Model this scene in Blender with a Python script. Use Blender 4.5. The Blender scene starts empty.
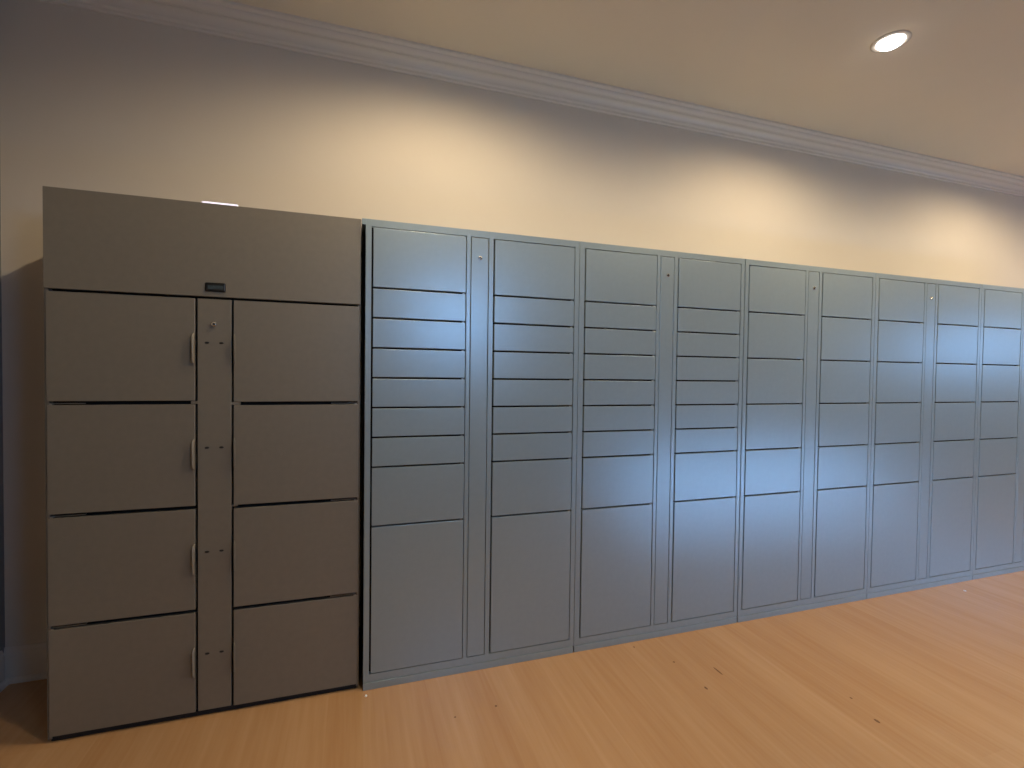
import bpy, bmesh, math, random
from mathutils import Matrix, Vector
random.seed(7)
C = bpy.context.scene.collection
S = bpy.context.scene

# ------------------------------------------------------------------ camera
YAW, PITCH, ROLL = 0.31517, -0.02182, 0.01276
fw = Vector((math.sin(YAW)*math.cos(PITCH), math.cos(YAW)*math.cos(PITCH), math.sin(PITCH)))
rt = Vector((math.cos(YAW), -math.sin(YAW), 0)); up = rt.cross(fw)
r2 = rt*math.cos(ROLL) + up*math.sin(ROLL); u2 = -rt*math.sin(ROLL) + up*math.cos(ROLL)
cam = bpy.data.objects.new('camera', bpy.data.cameras.new('camera')); C.objects.link(cam)
M = Matrix.Identity(4)
for i in range(3):
    M[i][0], M[i][1], M[i][2] = r2[i], u2[i], -fw[i]
M[0][3], M[1][3], M[2][3] = -0.0385, -2.0881, 1.3335
cam.matrix_world = M
cam.data.sensor_width = 36; cam.data.lens = 485.0/1024*36; cam.data.clip_start = 0.02
S.camera = cam

# ------------------------------------------------------------------ view, world, daylight
S.view_settings.view_transform = 'Standard'; S.view_settings.look = 'None'
S.view_settings.gamma = 1; S.view_settings.use_curve_mapping = False
S.view_settings.exposure = 0.30
S.cycles.use_denoising = True
S.cycles.max_bounces = 10; S.cycles.diffuse_bounces = 5; S.cycles.glossy_bounces = 5

SKY = (0.29, 0.56, 1.0); SKY_STRENGTH = 22.0
LAMP_COL = (1.0, 0.785, 0.49); LAMP_W = 53.0; BACK_LAMP_W = 52.0
w = bpy.data.worlds.new('overcast_sky'); S.world = w; w.use_nodes = True
nt = w.node_tree; bg = nt.nodes['Background']
tc = nt.nodes.new('ShaderNodeTexCoord'); sx = nt.nodes.new('ShaderNodeSeparateXYZ'); cr = nt.nodes.new('ShaderNodeValToRGB')
nt.links.new(tc.outputs['Generated'], sx.inputs[0])
mr = nt.nodes.new('ShaderNodeMapRange'); mr.inputs[1].default_value = -0.3; mr.inputs[2].default_value = 0.5
nt.links.new(sx.outputs['Z'], mr.inputs[0]); nt.links.new(mr.outputs[0], cr.inputs[0])
cr.color_ramp.elements[0].position = 0.2; cr.color_ramp.elements[0].color = (0.17, 0.33, 0.58, 1)
cr.color_ramp.elements[1].position = 0.37; cr.color_ramp.elements[1].color = (*SKY, 1)
nt.links.new(cr.outputs[0], bg.inputs[0]); bg.inputs[1].default_value = SKY_STRENGTH

# room and unseen windows of the wall behind the camera: (x0, x1, z0, z1)
XL, XR, YB, YF, ZC = -1.436, 13.5, 0.500, -2.75, 2.979
WINS = [(0.62, 1.68, 1.66, 2.10), (1.85, 2.90, 1.68, 1.95), (1.2, 6.6, 0.0, 0.27), (7.8, 9.6, 1.60, 2.00)]  # third one is an invented floor-level strip, added to brighten the lower doors
for (a, b, c, d) in WINS:
    l = bpy.data.lights.new('unseen_window_portal', 'AREA'); l.shape = 'RECTANGLE'; l.size = b-a; l.size_y = d-c
    l.cycles.is_portal = True
    o = bpy.data.objects.new('unseen_window_portal', l); C.objects.link(o)
    o.location = ((a+b)/2, YF-0.02, (c+d)/2); o.rotation_euler = (math.pi/2, 0, 0)

# ------------------------------------------------------------------ materials
def mat(name, col, rough=0.5, metal=0.0, spec=0.5, bump=0.0, bscale=400, noise=0.0, nscale=3.0, coat=0.0):
    m = bpy.data.materials.new(name); m.use_nodes = True
    n = m.node_tree; b = n.nodes['Principled BSDF']
    b.inputs['Base Color'].default_value = (*col, 1); b.inputs['Roughness'].default_value = rough
    b.inputs['Metallic'].default_value = metal; b.inputs['Specular IOR Level'].default_value = spec
    b.inputs['Coat Weight'].default_value = coat
    t = n.nodes.new('ShaderNodeTexCoord')
    if noise:
        x = n.nodes.new('ShaderNodeTexNoise'); x.inputs['Scale'].default_value = nscale; x.inputs['Detail'].default_value = 6
        n.links.new(t.outputs['Object'], x.inputs['Vector'])
        r = n.nodes.new('ShaderNodeValToRGB')
        r.color_ramp.elements[0].position = 0.3; r.color_ramp.elements[1].position = 0.7
        r.color_ramp.elements[0].color = (*[c*(1-noise) for c in col], 1)
        r.color_ramp.elements[1].color = (*[min(1, c*(1+noise)) for c in col], 1)
        n.links.new(x.outputs['Fac'], r.inputs[0]); n.links.new(r.outputs[0], b.inputs['Base Color'])
    if bump:
        x = n.nodes.new('ShaderNodeTexNoise'); x.inputs['Scale'].default_value = bscale; x.inputs['Detail'].default_value = 3
        n.links.new(t.outputs['Object'], x.inputs['Vector'])
        u = n.nodes.new('ShaderNodeBump'); u.inputs['Strength'].default_value = bump; u.inputs['Distance'].default_value = 0.001
        n.links.new(x.outputs['Fac'], u.inputs['Height']); n.links.new(u.outputs[0], b.inputs['Normal'])
    return m

def emit(name, col, s):
    m = bpy.data.materials.new(name); m.use_nodes = True
    b = m.node_tree.nodes['Principled BSDF']; b.inputs['Base Color'].default_value = (*col, 1)
    b.inputs['Emission Color'].default_value = (*col, 1); b.inputs['Emission Strength'].default_value = s
    return m

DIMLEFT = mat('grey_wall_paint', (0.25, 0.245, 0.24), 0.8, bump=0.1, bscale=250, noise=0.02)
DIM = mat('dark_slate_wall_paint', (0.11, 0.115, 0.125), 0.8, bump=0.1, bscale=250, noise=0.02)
WALL = mat('warm_cream_paint', (0.66, 0.60, 0.525), 0.85, bump=0.15, bscale=250, noise=0.015)
CEIL = mat('ceiling_paint', (0.72, 0.65, 0.55), 0.9, bump=0.1, bscale=200, noise=0.01)
TRIM = mat('semi_gloss_trim_white', (0.72, 0.67, 0.61), 0.22, bump=0.05, bscale=60)
PAINT = mat('silver_grey_powder_coat', (0.315, 0.395, 0.44), 0.34, metal=0.37, bump=0.12, bscale=500, noise=0.02, nscale=40)
PAINT2 = mat('charcoal_grey_powder_coat', (0.228, 0.206, 0.170), 0.45, metal=0.2, bump=0.12, bscale=500, noise=0.03, nscale=40)
GAP_SHADE = mat('near_black_gap_shade', (0.012, 0.012, 0.013), 0.8, noise=0.1)  # shade inside the gaps put into a near-black colour
CHROME = mat('chrome_lock', (0.75, 0.74, 0.72), 0.18, metal=1.0, noise=0.02)
STEEL = mat('dull_steel', (0.42, 0.41, 0.40), 0.4, metal=0.9, noise=0.05)
BLACK = mat('black_plastic', (0.012, 0.013, 0.014), 0.35, noise=0.1)
GLASS = mat('dark_scanner_glass', (0.055, 0.075, 0.085), 0.15, noise=0.15, nscale=90)
WHITE = mat('white_painted_window_frame', (0.75, 0.75, 0.75), 0.4, noise=0.02)
CRUMB = mat('white_paper_scrap', (0.85, 0.85, 0.83), 0.8, noise=0.03)
LENS = emit('lit_lamp_lens', (1.0, 0.95, 0.90), 9.0)
BRIGHTBAR = emit('emissive_white_bar', (0.88, 0.84, 1.0), 0.75)

def floor_mat():
    m = bpy.data.materials.new('light_wood_planks'); m.use_nodes = True
    n = m.node_tree; L = n.links.new; b = n.nodes['Principled BSDF']; N = n.nodes.new
    t = N('ShaderNodeTexCoord')
    mp = N('ShaderNodeMapping'); mp.inputs['Rotation'].default_value = (0, 0, math.pi/2)
    L(t.outputs['Object'], mp.inputs[0])
    br = N('ShaderNodeTexBrick'); br.offset = 0.37; br.offset_frequency = 2
    br.inputs['Color1'].default_value = (0, 0, 0, 1); br.inputs['Color2'].default_value = (1, 1, 1, 1); br.inputs['Mortar'].default_value = (0.3, 0.3, 0.3, 1)
    br.inputs['Scale'].default_value = 1.0; br.inputs['Brick Width'].default_value = 1.6; br.inputs['Row Height'].default_value = 0.13
    br.inputs['Mortar Size'].default_value = 0.0006; br.inputs['Bias'].default_value = 0.0
    L(mp.outputs[0], br.inputs['Vector'])
    # fine grain running away from the lockers
    g = N('ShaderNodeMapping'); g.inputs['Scale'].default_value = (55, 2.2, 1); L(t.outputs['Object'], g.inputs[0])
    n1 = N('ShaderNodeTexNoise'); n1.inputs['Scale'].default_value = 1; n1.inputs['Detail'].default_value = 5; L(g.outputs[0], n1.inputs['Vector'])
    g2 = N('ShaderNodeMapping'); g2.inputs['Scale'].default_value = (9, 0.8, 1); L(t.outputs['Object'], g2.inputs[0])
    n2 = N('ShaderNodeTexNoise'); n2.inputs['Scale'].default_value = 1; n2.inputs['Detail'].default_value = 4; L(g2.outputs[0], n2.inputs['Vector'])
    def math_(op, a, c):
        x = N('ShaderNodeMath'); x.operation = op
        for i, v in enumerate((a, c)):
            if isinstance(v, (int, float)): x.inputs[i].default_value = v
            else: L(v, x.inputs[i])
        return x.outputs[0]
    f = math_('ADD', math_('MULTIPLY', br.outputs['Color'], 0.13), math_('ADD', math_('MULTIPLY', n1.outputs['Fac'], 0.42), math_('MULTIPLY', n2.outputs['Fac'], 0.50)))
    r = N('ShaderNodeValToRGB'); L(f, r.inputs[0])
    r.color_ramp.elements[0].position = 0.36; r.color_ramp.elements[0].color = (0.45, 0.245, 0.110, 1)
    r.color_ramp.elements[1].position = 0.78; r.color_ramp.elements[1].color = (0.555, 0.345, 0.190, 1)
    e = r.color_ramp.elements.new(0.57); e.color = (0.50, 0.295, 0.147, 1)
    col = r.outputs[0]
    # a few small dark knots of fixed place
    sep = N('ShaderNodeSeparateXYZ'); L(t.outputs['Object'], sep.inputs[0])
    for (kx, ky, rx, ry) in KNOTS:
        a = math_('POWER', math_('DIVIDE', math_('SUBTRACT', sep.outputs[0], kx), rx), 2.0)
        c = math_('POWER', math_('DIVIDE', math_('SUBTRACT', sep.outputs[1], ky), ry), 2.0)
        k = math_('LESS_THAN', math_('ADD', a, c), 1.0)
        mx = N('ShaderNodeMixRGB'); L(math_('MULTIPLY', k, 0.75), mx.inputs[0]); L(col, mx.inputs[1]); mx.inputs[2].default_value = (0.10, 0.045, 0.02, 1)
        col = mx.outputs[0]
    L(col, b.inputs['Base Color'])
    b.inputs['Roughness'].default_value = 0.19; b.inputs['Specular IOR Level'].default_value = 0.7
    u = N('ShaderNodeBump'); u.inputs['Strength'].default_value = 0.12; u.inputs['Distance'].default_value = 0.001
    L(n1.outputs['Fac'], u.inputs['Height']); L(u.outputs[0], b.inputs['Normal'])
    return m

# ------------------------------------------------------------------ mesh helpers
def box(bm, x0, x1, y0, y1, z0, z1, bev=0.0, seg=2):
    vs = [bm.verts.new((x, y, z)) for x in (x0, x1) for y in (y0, y1) for z in (z0, z1)]
    q = [(0, 1, 3, 2), (4, 6, 7, 5), (0, 4, 5, 1), (2, 3, 7, 6), (0, 2, 6, 4), (1, 5, 7, 3)]
    fs = [bm.faces.new([vs[i] for i in f]) for f in q]
    if bev:
        es = list({e for f in fs for e in f.edges})
        bmesh.ops.bevel(bm, geom=es, offset=bev, segments=seg, profile=0.5, affect='EDGES')

def obj(name, bm, m, parent=None, smooth=False):
    bmesh.ops.recalc_face_normals(bm, faces=bm.faces)
    me = bpy.data.meshes.new(name); bm.to_mesh(me); bm.free()
    for p in me.polygons: p.use_smooth = smooth
    me.materials.append(m)
    o = bpy.data.objects.new(name, me); C.objects.link(o)
    if parent: o.parent = parent
    return o

def one(name, m, parent, *args, **kw):
    bm = bmesh.new(); box(bm, *args, **kw); return obj(name, bm, m, parent)

def sweep(name, prof, x0, x1, m, axis='x', at=0.0, flip=1, parent=None):
    """a moulding: profile of (out from wall, z) drawn along the wall"""
    bm = bmesh.new(); rows = []
    for s in (x0, x1):
        rows.append([bm.verts.new((s, at-flip*d, z) if axis == 'x' else (at-flip*d, s, z)) for d, z in prof])
    k = len(prof)
    for i in range(k):
        bm.faces.new((rows[0][i], rows[0][(i+1) % k], rows[1][(i+1) % k], rows[1][i]))
    bm.faces.new(rows[0]); bm.faces.new(rows[1][::-1])
    return obj(name, bm, m, parent)

def tag(o, label=None, cat=None, group=None, kind=None):
    for k, v in (('label', label), ('category', cat), ('group', group), ('kind', kind)):
        if v: o[k] = v
    return o

def empty(name, loc, rz=0.0):
    o = bpy.data.objects.new(name, None); C.objects.link(o); o.location = loc; o.rotation_euler = (0, 0, rz)
    o.empty_display_size = 0.1; return o

def lathe(bm, prof, cx, cy, cz, axis='y', seg=32):
    """profile of (radius, depth); depth runs along -axis (out of the front) or -z"""
    rows = []
    for r, d in prof:
        ring = []
        for i in range(seg):
            a = 2*math.pi*i/seg; c, s = r*math.cos(a), r*math.sin(a)
            ring.append(bm.verts.new((cx+c, cy-d, cz+s) if axis == 'y' else (cx+c, cy+s, cz-d)))
        rows.append(ring)
    for a, b in zip(rows, rows[1:]):
        for i in range(seg):
            j = (i+1) % seg; bm.faces.new((a[i], a[j], b[j], b[i]))
    bm.faces.new(rows[-1]); bm.faces.new(rows[0][::-1])

# ------------------------------------------------------------------ the room
KNOTS = [(1.534, -0.324, 0.004, 0.030), (1.399, -0.407, 0.005, 0.010), (1.903, -0.767, 0.006, 0.012), (1.937, -0.638, 0.004, 0.006), (1.385, -0.207, 0.005, 0.005), (1.274, -0.045, 0.004, 0.005), (0.510, -0.252, 0.005, 0.005), (0.341, -0.266, 0.004, 0.004)]
FLOOR = floor_mat()
T = 0.12
st = lambda n, m, *a: tag(one(n, m, None, *a), kind='structure')
st('floor', FLOOR, XL-T, XR+T, YF-T, YB+T, -0.1, 0.0)
st('ceiling', CEIL, XL-T, XR+T, YF-T, YB+T, ZC, ZC+0.1)
st('wall_back', WALL, XL-T, XR+T, YB, YB+T, 0.0, ZC)
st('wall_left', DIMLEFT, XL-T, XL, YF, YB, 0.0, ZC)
st('wall_right', WALL, XR, XR+T, YF, YB, 0.0, ZC)
bm = bmesh.new(); xs = XL-T
for (a, b, c, d) in WINS:
    box(bm, xs, a, YF-T, YF, 0, ZC); box(bm, a, b, YF-T, YF, 0, c); box(bm, a, b, YF-T, YF, d, ZC); xs = b
box(bm, xs, XR+T, YF-T, YF, 0, ZC)
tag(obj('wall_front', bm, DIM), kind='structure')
for i, (a, b, c, d) in enumerate(WINS):
    bm = bmesh.new(); e = 0.045
    box(bm, a, a+e, YF-0.09, YF-0.04, c, d); box(bm, b-e, b, YF-0.09, YF-0.04, c, d)
    box(bm, a+e, b-e, YF-0.09, YF-0.04, c, c+e); box(bm, a+e, b-e, YF-0.09, YF-0.04, d-e, d)
    tag(obj('unseen_window_%d' % (i+1), bm, WHITE), kind='structure')  # includes the frame of the added floor-level strip

# crown moulding: stepped ogee profile, (out from wall, z)
def crown_profile():
    z = ZC; P = [(0, z-0.108), (0.010, z-0.108), (0.014, z-0.104), (0.014, z-0.092), (0.022, z-0.088), (0.024, z-0.084)]
    for i in range(1, 7):      # concave cove
        a = i/6*math.pi/2; P.append((0.024+0.032*(1-math.cos(a)), z-0.084+0.034*math.sin(a)))
    P += [(0.060, z-0.050), (0.061, z-0.046)]
    for i in range(1, 7):      # convex roll
        a = i/6*math.pi/2; P.append((0.061+0.024*math.sin(a), z-0.046+0.026*(1-math.cos(a))))
    P += [(0.088, z-0.018), (0.094, z-0.016), (0.098, z-0.012), (0.098, z), (0, z)]
    return P
tag(sweep('trim_1', crown_profile(), XL, XR, TRIM, 'x', YB), kind='structure')
tag(sweep('trim_2', crown_profile(), YF, YB-0.098, TRIM, 'y', XL, -1), kind='structure')
BP = [(0, 0.148), (0.004, 0.148), (0.007, 0.143), (0.008, 0.132), (0.012, 0.124), (0.013, 0.118), (0.013, 0.022),
      (0.018, 0.020), (0.023, 0.015), (0.026, 0.008), (0.027, 0.0), (0, 0)]
tag(sweep('baseboard_back', BP, XL, XR, TRIM, 'x', YB), kind='structure')
tag(sweep('baseboard_left', BP, YF, YB-0.027, TRIM, 'y', XL, -1), kind='structure')

# ------------------------------------------------------------------ recessed downlights
def downlight(x, y, label, watts, cone=171):
    t = empty('ceiling_downlight', (x, y, ZC)); tag(t, label, 'ceiling light', 'recessed ceiling lights')
    bm = bmesh.new()   # trim ring
    R = [(0.055, 0.0), (0.080, 0.0), (0.0805, 0.002), (0.078, 0.004), (0.064, 0.005), (0.055, 0.004)]
    rows = []
    for r, d in R:
        rows.append([bm.verts.new((r*math.cos(2*math.pi*i/48), r*math.sin(2*math.pi*i/48), -d)) for i in range(48)])
    rows.append(rows[0])
    for a, b in zip(rows, rows[1:]):
        for i in range(48): bm.faces.new((a[i], a[(i+1) % 48], b[(i+1) % 48], b[i]))
    obj('trim_ring', bm, TRIM, t, True)
    bm = bmesh.new(); lathe(bm, [(0.055, 0.0005), (0.055, 0.005), (0.051, 0.013), (0.039, 0.021), (0.020, 0.026), (0.001, 0.027)], 0, 0, 0, 'z', 48)
    obj('lens', bm, LENS, t, True)
    l = bpy.data.lights.new('downlight_beam', 'SPOT'); l.energy = watts; l.color = LAMP_COL
    l.spot_size = math.radians(cone); l.spot_blend = 0.5; l.shadow_soft_size = 0.05
    o = bpy.data.objects.new('downlight_beam', l); C.objects.link(o); o.parent = t; o.location = (0, 0, -0.03)
downlight(2.447, -0.366, 'round lit recessed downlight in the beige ceiling, the only one in view', LAMP_W)
for x, near in ((0.38, 'nearest the left wall'), (4.51, 'just past the right edge of the photo'), (6.57, 'fourth from the left wall'), (8.63, 'fifth from the left wall'), (10.7, 'sixth from the left wall'), (12.7, 'nearest the right wall')):
    downlight(x, -0.366, 'recessed downlight in the row above the lockers, ' + near, LAMP_W)
for x, near in ((0.38, 'first from the left wall'), (2.45, 'second from the left wall'), (4.51, 'third from the left wall'), (6.57, 'fourth from the left wall'), (8.63, 'last to the right')):
    downlight(x, -1.25, 'recessed downlight in the middle row of the ceiling, ' + near, BACK_LAMP_W, 176)

# ------------------------------------------------------------------ the bank of parcel lockers
W = 0.9705; Z0, Z15 = 1.9291, 0.0649; MOD = (Z0-Z15)/15; H = 1.96
COLS = [(0.0312, 0.4259), (0.5523, 0.9458)]; STRIP = (0.4465, 0.5265)
ROWS_SMALL = [0, 2, 3, 4, 5, 6, 7, 8, 10, 15]
ROWS_EVEN = [0, 2, 4, 6, 8, 10, 15]

def parcel_locker(x, rows, label, lock_x, lock_z, first=False, seam=0.0011):
    t = empty('parcel_locker', (x, 0, 0)); tag(t, label, 'locker', 'grey parcel lockers in the long bank')
    a = 0.0045 if first else seam; b = W-0.0011
    holes = [(COLS[0][0]-0.0036, COLS[0][1]+0.0015), (STRIP[0]-0.0015, STRIP[1]+0.0015), (COLS[1][0]-0.0036, COLS[1][1]+0.0015)]
    zt, zb = Z0+0.0015, Z15-0.0015; d = 0.022; bv = 0.0008
    bm = bmesh.new()
    xs = [a] + [v for h in holes for v in h] + [b]
    for i in range(0, len(xs), 2): box(bm, xs[i], xs[i+1], 0, d, 0.0315, H, bev=bv)
    for h in holes:
        box(bm, h[0]-0.001, h[1]+0.001, 0.0002, d, zt, H-0.0006); box(bm, h[0]-0.001, h[1]+0.001, 0.0002, d, 0.032, zb)
    obj('face_frame', bm, PAINT, t)
    bm = bmesh.new()
    box(bm, a, a+0.002, d, 0.465, 0.03, H-0.002); box(bm, b-0.002, b, d, 0.465, 0.03, H-0.002)
    box(bm, a, b, d, 0.465, H-0.002, H); box(bm, a, b, 0.463, 0.465, 0.03, H-0.002)
    box(bm, a, b, 0.465, 0.496, 0.16, H)
    if first:
        box(bm, -0.0110, a+0.002, -0.001, 0.465, H-0.026, H+0.0005, bev=0.002); box(bm, -0.0118, a+0.002, 0.43, 0.465, 0.16, H-0.03)
    obj('cabinet_shell', bm, PAINT, t)
    one('gap_shade_board', GAP_SHADE, t, a+0.003, b-0.003, d+0.012, d+0.016, 0.035, H-0.01)  # added board, its black stands in for the shade behind the door gaps
    one('plinth', PAINT, t, a-0.0005, b-0.0035, -0.003, 0.44, 0.0, 0.0300, bev=0.0012)
    for ci, (l, r) in enumerate(COLS):
        for i in range(len(rows)-1):
            z1 = Z0-MOD*rows[i]-(0.0038 if i else 0.0015); z0 = Z0-MOD*rows[i+1]+(0.0038 if i+2 < len(rows) else 0.0015)
            w_, h_ = r-0.0015-(l+0.0036), z1-z0
            bm = bmesh.new(); box(bm, -w_/2, w_/2, 0, 0.018, -h_/2, h_/2, bev=0.0013)
            dr = obj('door', bm, PAINT, t)
            dr.location = ((l+0.0036+r-0.0015)/2, 0.0006, (z0+z1)/2)
            dr.rotation_euler = (math.radians(random.gauss(0, 0.22))*min(1, 0.2/h_), 0, math.radians(random.gauss(0, 0.12)))
            if i:
                one('hinge', STEEL, dr, w_/2-0.014, w_/2-0.006, 0.001, 0.008, h_/2, h_/2+0.005)
    sp = one('control_strip', PAINT, t, STRIP[0]+0.0015, STRIP[1]-0.0015, 0.0004, 0.018, Z15+0.0015, Z0-0.0015, bev=0.0013)
    bm = bmesh.new(); lathe(bm, [(0.0095, -0.002), (0.0095, 0.001), (0.0082, 0.003), (0.0075, 0.0045), (0.004, 0.0048), (0.001, 0.005)], lock_x, 0, lock_z, 'y', 28)
    lk = obj('lock', bm, CHROME, sp, True); lk['label'] = 'small round chrome lock'
    one('keyhole', BLACK, lk, lock_x-0.0009, lock_x+0.0009, -0.0056, -0.003, lock_z-0.0045, lock_z+0.0045)
    return t
parcel_locker(0*W, ROWS_SMALL, 'grey parcel locker with six slim doors per column, first beside the charcoal locker', 0.4879, 1.8400, True)
parcel_locker(1*W, ROWS_SMALL, 'grey parcel locker with six slim doors per column, second in the bank', 0.4893, 1.8370)
parcel_locker(2*W, ROWS_EVEN, 'grey parcel locker with six even door rows, third in the long bank', 0.4896, 1.8370, seam=0.0035)
parcel_locker(3*W, ROWS_EVEN, 'grey parcel locker with six even door rows, fourth in the long bank', 0.4865, 1.8390)
parcel_locker(4*W, ROWS_EVEN, 'grey parcel locker cut off by the right edge of the photo, last in view', 0.4880, 1.8380)

# ------------------------------------------------------------------ the darker locker at the left
t = empty('oversize_locker', (-1.064, 0.020, 0), -0.0048)
tag(t, 'darker charcoal locker at the left with blank top panel and eight big doors', 'locker')
LW, LH = 1.0500, 1.960
bm = bmesh.new()
box(bm, 0, LW, 0.004, 0.440, LH-0.003, LH); box(bm, 0.0, 0.002, 0.004, 0.440, 0.012, LH-0.003); box(bm, LW-0.002, LW, 0.004, 0.440, 0.012, LH-0.003)
box(bm, 0, LW, 0.438, 0.440, 0.012, LH-0.003); box(bm, 0, LW, 0.440, 0.470, 0.16, LH)
box(bm, 0.0, 0.012, 0.0065, 0.03, 0.012, LH-0.003, bev=0.001); box(bm, LW-0.010, LW, 0.0065, 0.03, 0.012, LH-0.003, bev=0.001)
obj('cabinet_shell', bm, PAINT2, t)
one('gap_shade_board', GAP_SHADE, t, 0.004, LW-0.004, 0.032, 0.036, 0.015, LH-0.01)  # black backing added as the shade seen through the gaps
one('toe_base', GAP_SHADE, t, 0.006, LW-0.008, 0.010, 0.42, 0.0, 0.020, bev=0.004)
GZ = [1.6055, 1.2085, 0.8095, 0.4125]; GR = [1.6055, 1.2035, 0.8035, 0.4045]   # gaps of the left and right column of doors
fa = one('top_panel', PAINT2, t, 0.0, LW, 0.0, 0.020, GZ[0]+0.004, LH, bev=0.0015)
# scanner window, black bezel with slate glass
sxx, szz = 0.5245, 1.6450
bm = bmesh.new(); box(bm, sxx-0.0345, sxx+0.0345, -0.005, 0.002, szz-0.0170, szz+0.0170, bev=0.0048, seg=3)
bz = obj('scanner_bezel', bm, BLACK, fa); bz['label'] = 'small black rounded scanner window'
one('scanner_glass', GLASS, bz, sxx-0.0245, sxx+0.0265, -0.0060, -0.004, szz-0.0075, szz+0.0065, bev=0.0006)
s0, s1 = 0.4645, 0.5775
sp = one('centre_strip', PAINT2, t, s0, s1, 0.0015, 0.020, 0.024, GZ[0]-0.005, bev=0.0013)
bm = bmesh.new(); lathe(bm, [(0.0105, -0.002), (0.0105, 0.001), (0.0088, 0.0035), (0.008, 0.006), (0.004, 0.0062), (0.001, 0.0064)], 0.5190, 0, 1.5060, 'y', 28)
lk = obj('lock', bm, CHROME, sp, True); lk['label'] = 'small round chrome lock'
one('keyhole', BLACK, lk, 0.5181, 0.5199, -0.0072, -0.005, 1.5012, 1.5108)
for (xa, xb, zc, hh) in ((s0-0.0225, s0+0.001, GZ[1], 0.0055), (s1-0.001, s1+0.030, GR[1], 0.0060), (s1-0.001, s1+0.020, GR[2]+0.004, 0.0025)):
    one('bracket', PAINT2, sp, xa, xb, 0.003, 0.016, zc-hh, zc+hh, bev=0.0006)
HZ = [1.412, 1.0125, 0.613, 0.2155]
for z in (1.435, 1.036, 0.637, 0.243):
    for x in (0.4955, 0.5440):
        bm = bmesh.new(); lathe(bm, [(0.0078, -0.001), (0.0078, 0.0006), (0.0055, 0.0014), (0.0008, 0.0016)], x, 0.0015, z, 'y', 20)
        for v in bm.verts: v.co.z = z+(v.co.z-z)*0.52   # oval rivet
        obj('rivet', bm, BLACK, sp, True)['label'] = 'dark oval rivet head'

def pull_tab(parent, x, z, side):
    """curved finger-pull: a thin lip bent forward out of the door's edge, rounded at top and bottom"""
    bm = bmesh.new(); hh = 0.0585; rr = 0.012; th = 0.0022
    prof = [(0.0, 0.0), (0.0, -0.008), (-0.001, -0.013), (-0.003, -0.017), (-0.006, -0.019)]   # (towards the door's middle, forward)
    zs = [-hh, -hh+0.003, -hh+0.007, -hh+0.013, hh-0.013, hh-0.007, hh-0.003, hh]; cut = [0.35, 0.66, 0.88, 1, 1, 0.88, 0.66, 0.35]
    A_, B_ = [], []
    for zz, c in zip(zs, cut):
        A_.append([bm.verts.new((side*p*c, q*c, zz)) for p, q in prof])
        B_.append([bm.verts.new((side*(p*c-th), q*c+th*0.4, zz)) for p, q in prof])
    for i in range(len(zs)-1):
        for j in range(len(prof)-1):
            bm.faces.new((A_[i][j], A_[i+1][j], A_[i+1][j+1], A_[i][j+1]))
            bm.faces.new((B_[i][j], B_[i][j+1], B_[i+1][j+1], B_[i+1][j]))
        for k in (0, -1): bm.faces.new((A_[i][k], B_[i][k], B_[i+1][k], A_[i+1][k]))
    for i in (0, -1):
        for j in range(len(prof)-1): bm.faces.new((A_[i][j], A_[i][j+1], B_[i][j+1], B_[i][j]))
    o = obj('pull_handle', bm, PAINT2, parent, True); o.location = (x, 0.004, z)
    return o
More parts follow.
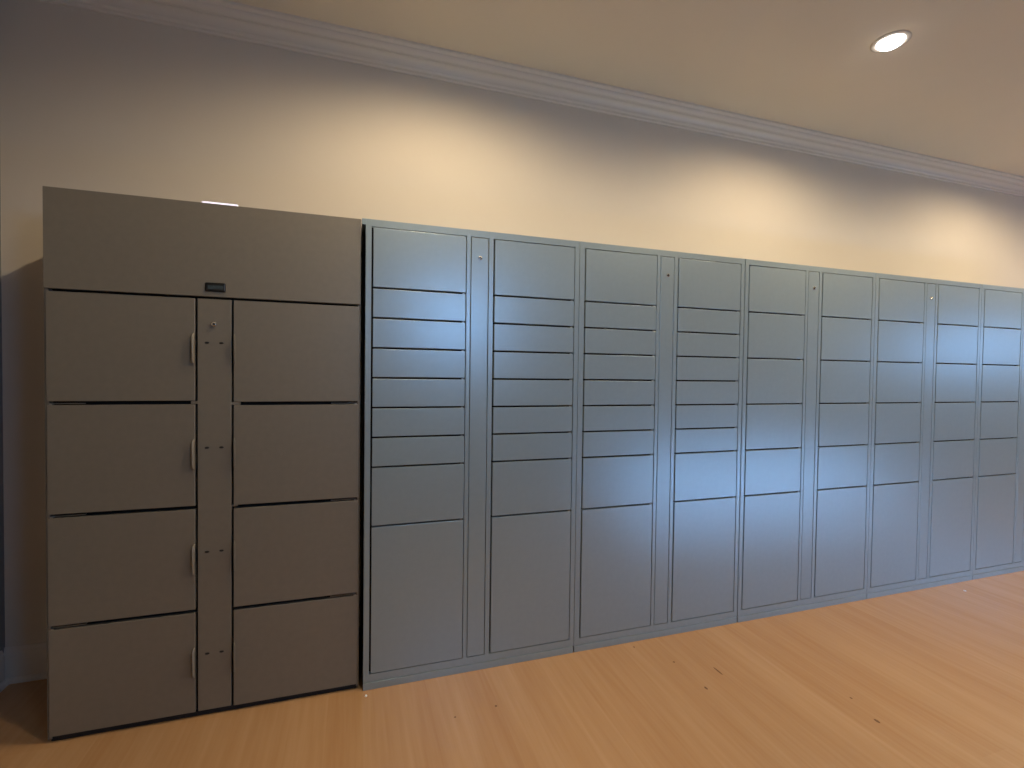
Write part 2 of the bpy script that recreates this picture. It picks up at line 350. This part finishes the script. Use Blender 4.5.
for ci, (x0, x1) in enumerate(((0.0062, s0-0.0085), (s1+0.0080, LW-0.0065))):
    G = GR if ci else GZ
    for i in range(4):
        z1 = G[i]-(0.0055 if i == 0 else 0.0070); z0 = G[i+1]+0.0070 if i < 3 else 0.0235
        w_, h_ = x1-x0, z1-z0
        bm = bmesh.new(); box(bm, -w_/2, w_/2, 0, 0.020, -h_/2, h_/2, bev=0.0015)
        dr = obj('door', bm, PAINT2, t); dr.location = ((x0+x1)/2, 0.0005, (z0+z1)/2)
        dr.rotation_euler = (math.radians(random.gauss(0, 0.10)), 0, math.radians(random.gauss(0, 0.06)))
        side = 1 if ci == 0 else -1
        pull_tab(dr, side*w_/2, HZ[i]-(z0+z1)/2, side)
        bm = bmesh.new(); e = -side*(w_/2-0.006)   # hinge leaf lying in the gap above the door, at its outer end
        box(bm, min(e, e+side*0.10), max(e, e+side*0.10), 0.008, 0.018, h_/2+0.0045, h_/2+0.0065)
        box(bm, min(e, e+side*0.009), max(e, e+side*0.009), 0.002, 0.016, h_/2-0.0002, h_/2+0.0052, bev=0.0006)
        if i: obj('hinge', bm, STEEL, dr)
        else: bm.free()

# the bright bar on top of the left locker, a white box with emission
bm = bmesh.new(); box(bm, -0.060, 0.060, -0.012, 0.012, 0.0, 0.009, bev=0.002)
lb = obj('bright_bar', bm, BRIGHTBAR); lb.location = (-0.5275, 0.040, LH); lb.rotation_euler = (0, 0, -0.0145)
tag(lb, 'small bright white bar lying on top of the charcoal left locker', 'light bar')

# two scraps on the floor
def scrap(x, y, s, label, seed):
    rnd = random.Random(seed); bm = bmesh.new()
    ring = [(s*(0.7+0.5*rnd.random())*math.cos(a*math.pi/4), s*(0.7+0.5*rnd.random())*math.sin(a*math.pi/4)) for a in range(8)]
    lo = [bm.verts.new((a, b, 0.0)) for a, b in ring]; hi = [bm.verts.new((a*0.7, b*0.7, s*(0.5+0.4*rnd.random()))) for a, b in ring]
    for i in range(8): bm.faces.new((lo[i], lo[(i+1) % 8], hi[(i+1) % 8], hi[i]))
    c = bm.verts.new((0, 0, s*0.8))
    for i in range(8): bm.faces.new((hi[i], hi[(i+1) % 8], c))
    bm.faces.new(lo[::-1])
    o = obj('paper_scrap', bm, CRUMB); o.location = (x, y, 0); tag(o, label, 'scrap', 'white scraps on the floor')
scrap(0.016, -0.039, 0.006, 'tiny white scrap on the wood floor at the left foot of the first grey locker', 3)
scrap(3.628, -0.100, 0.007, 'tiny white scrap on the wood floor before the last locker, far right', 5)
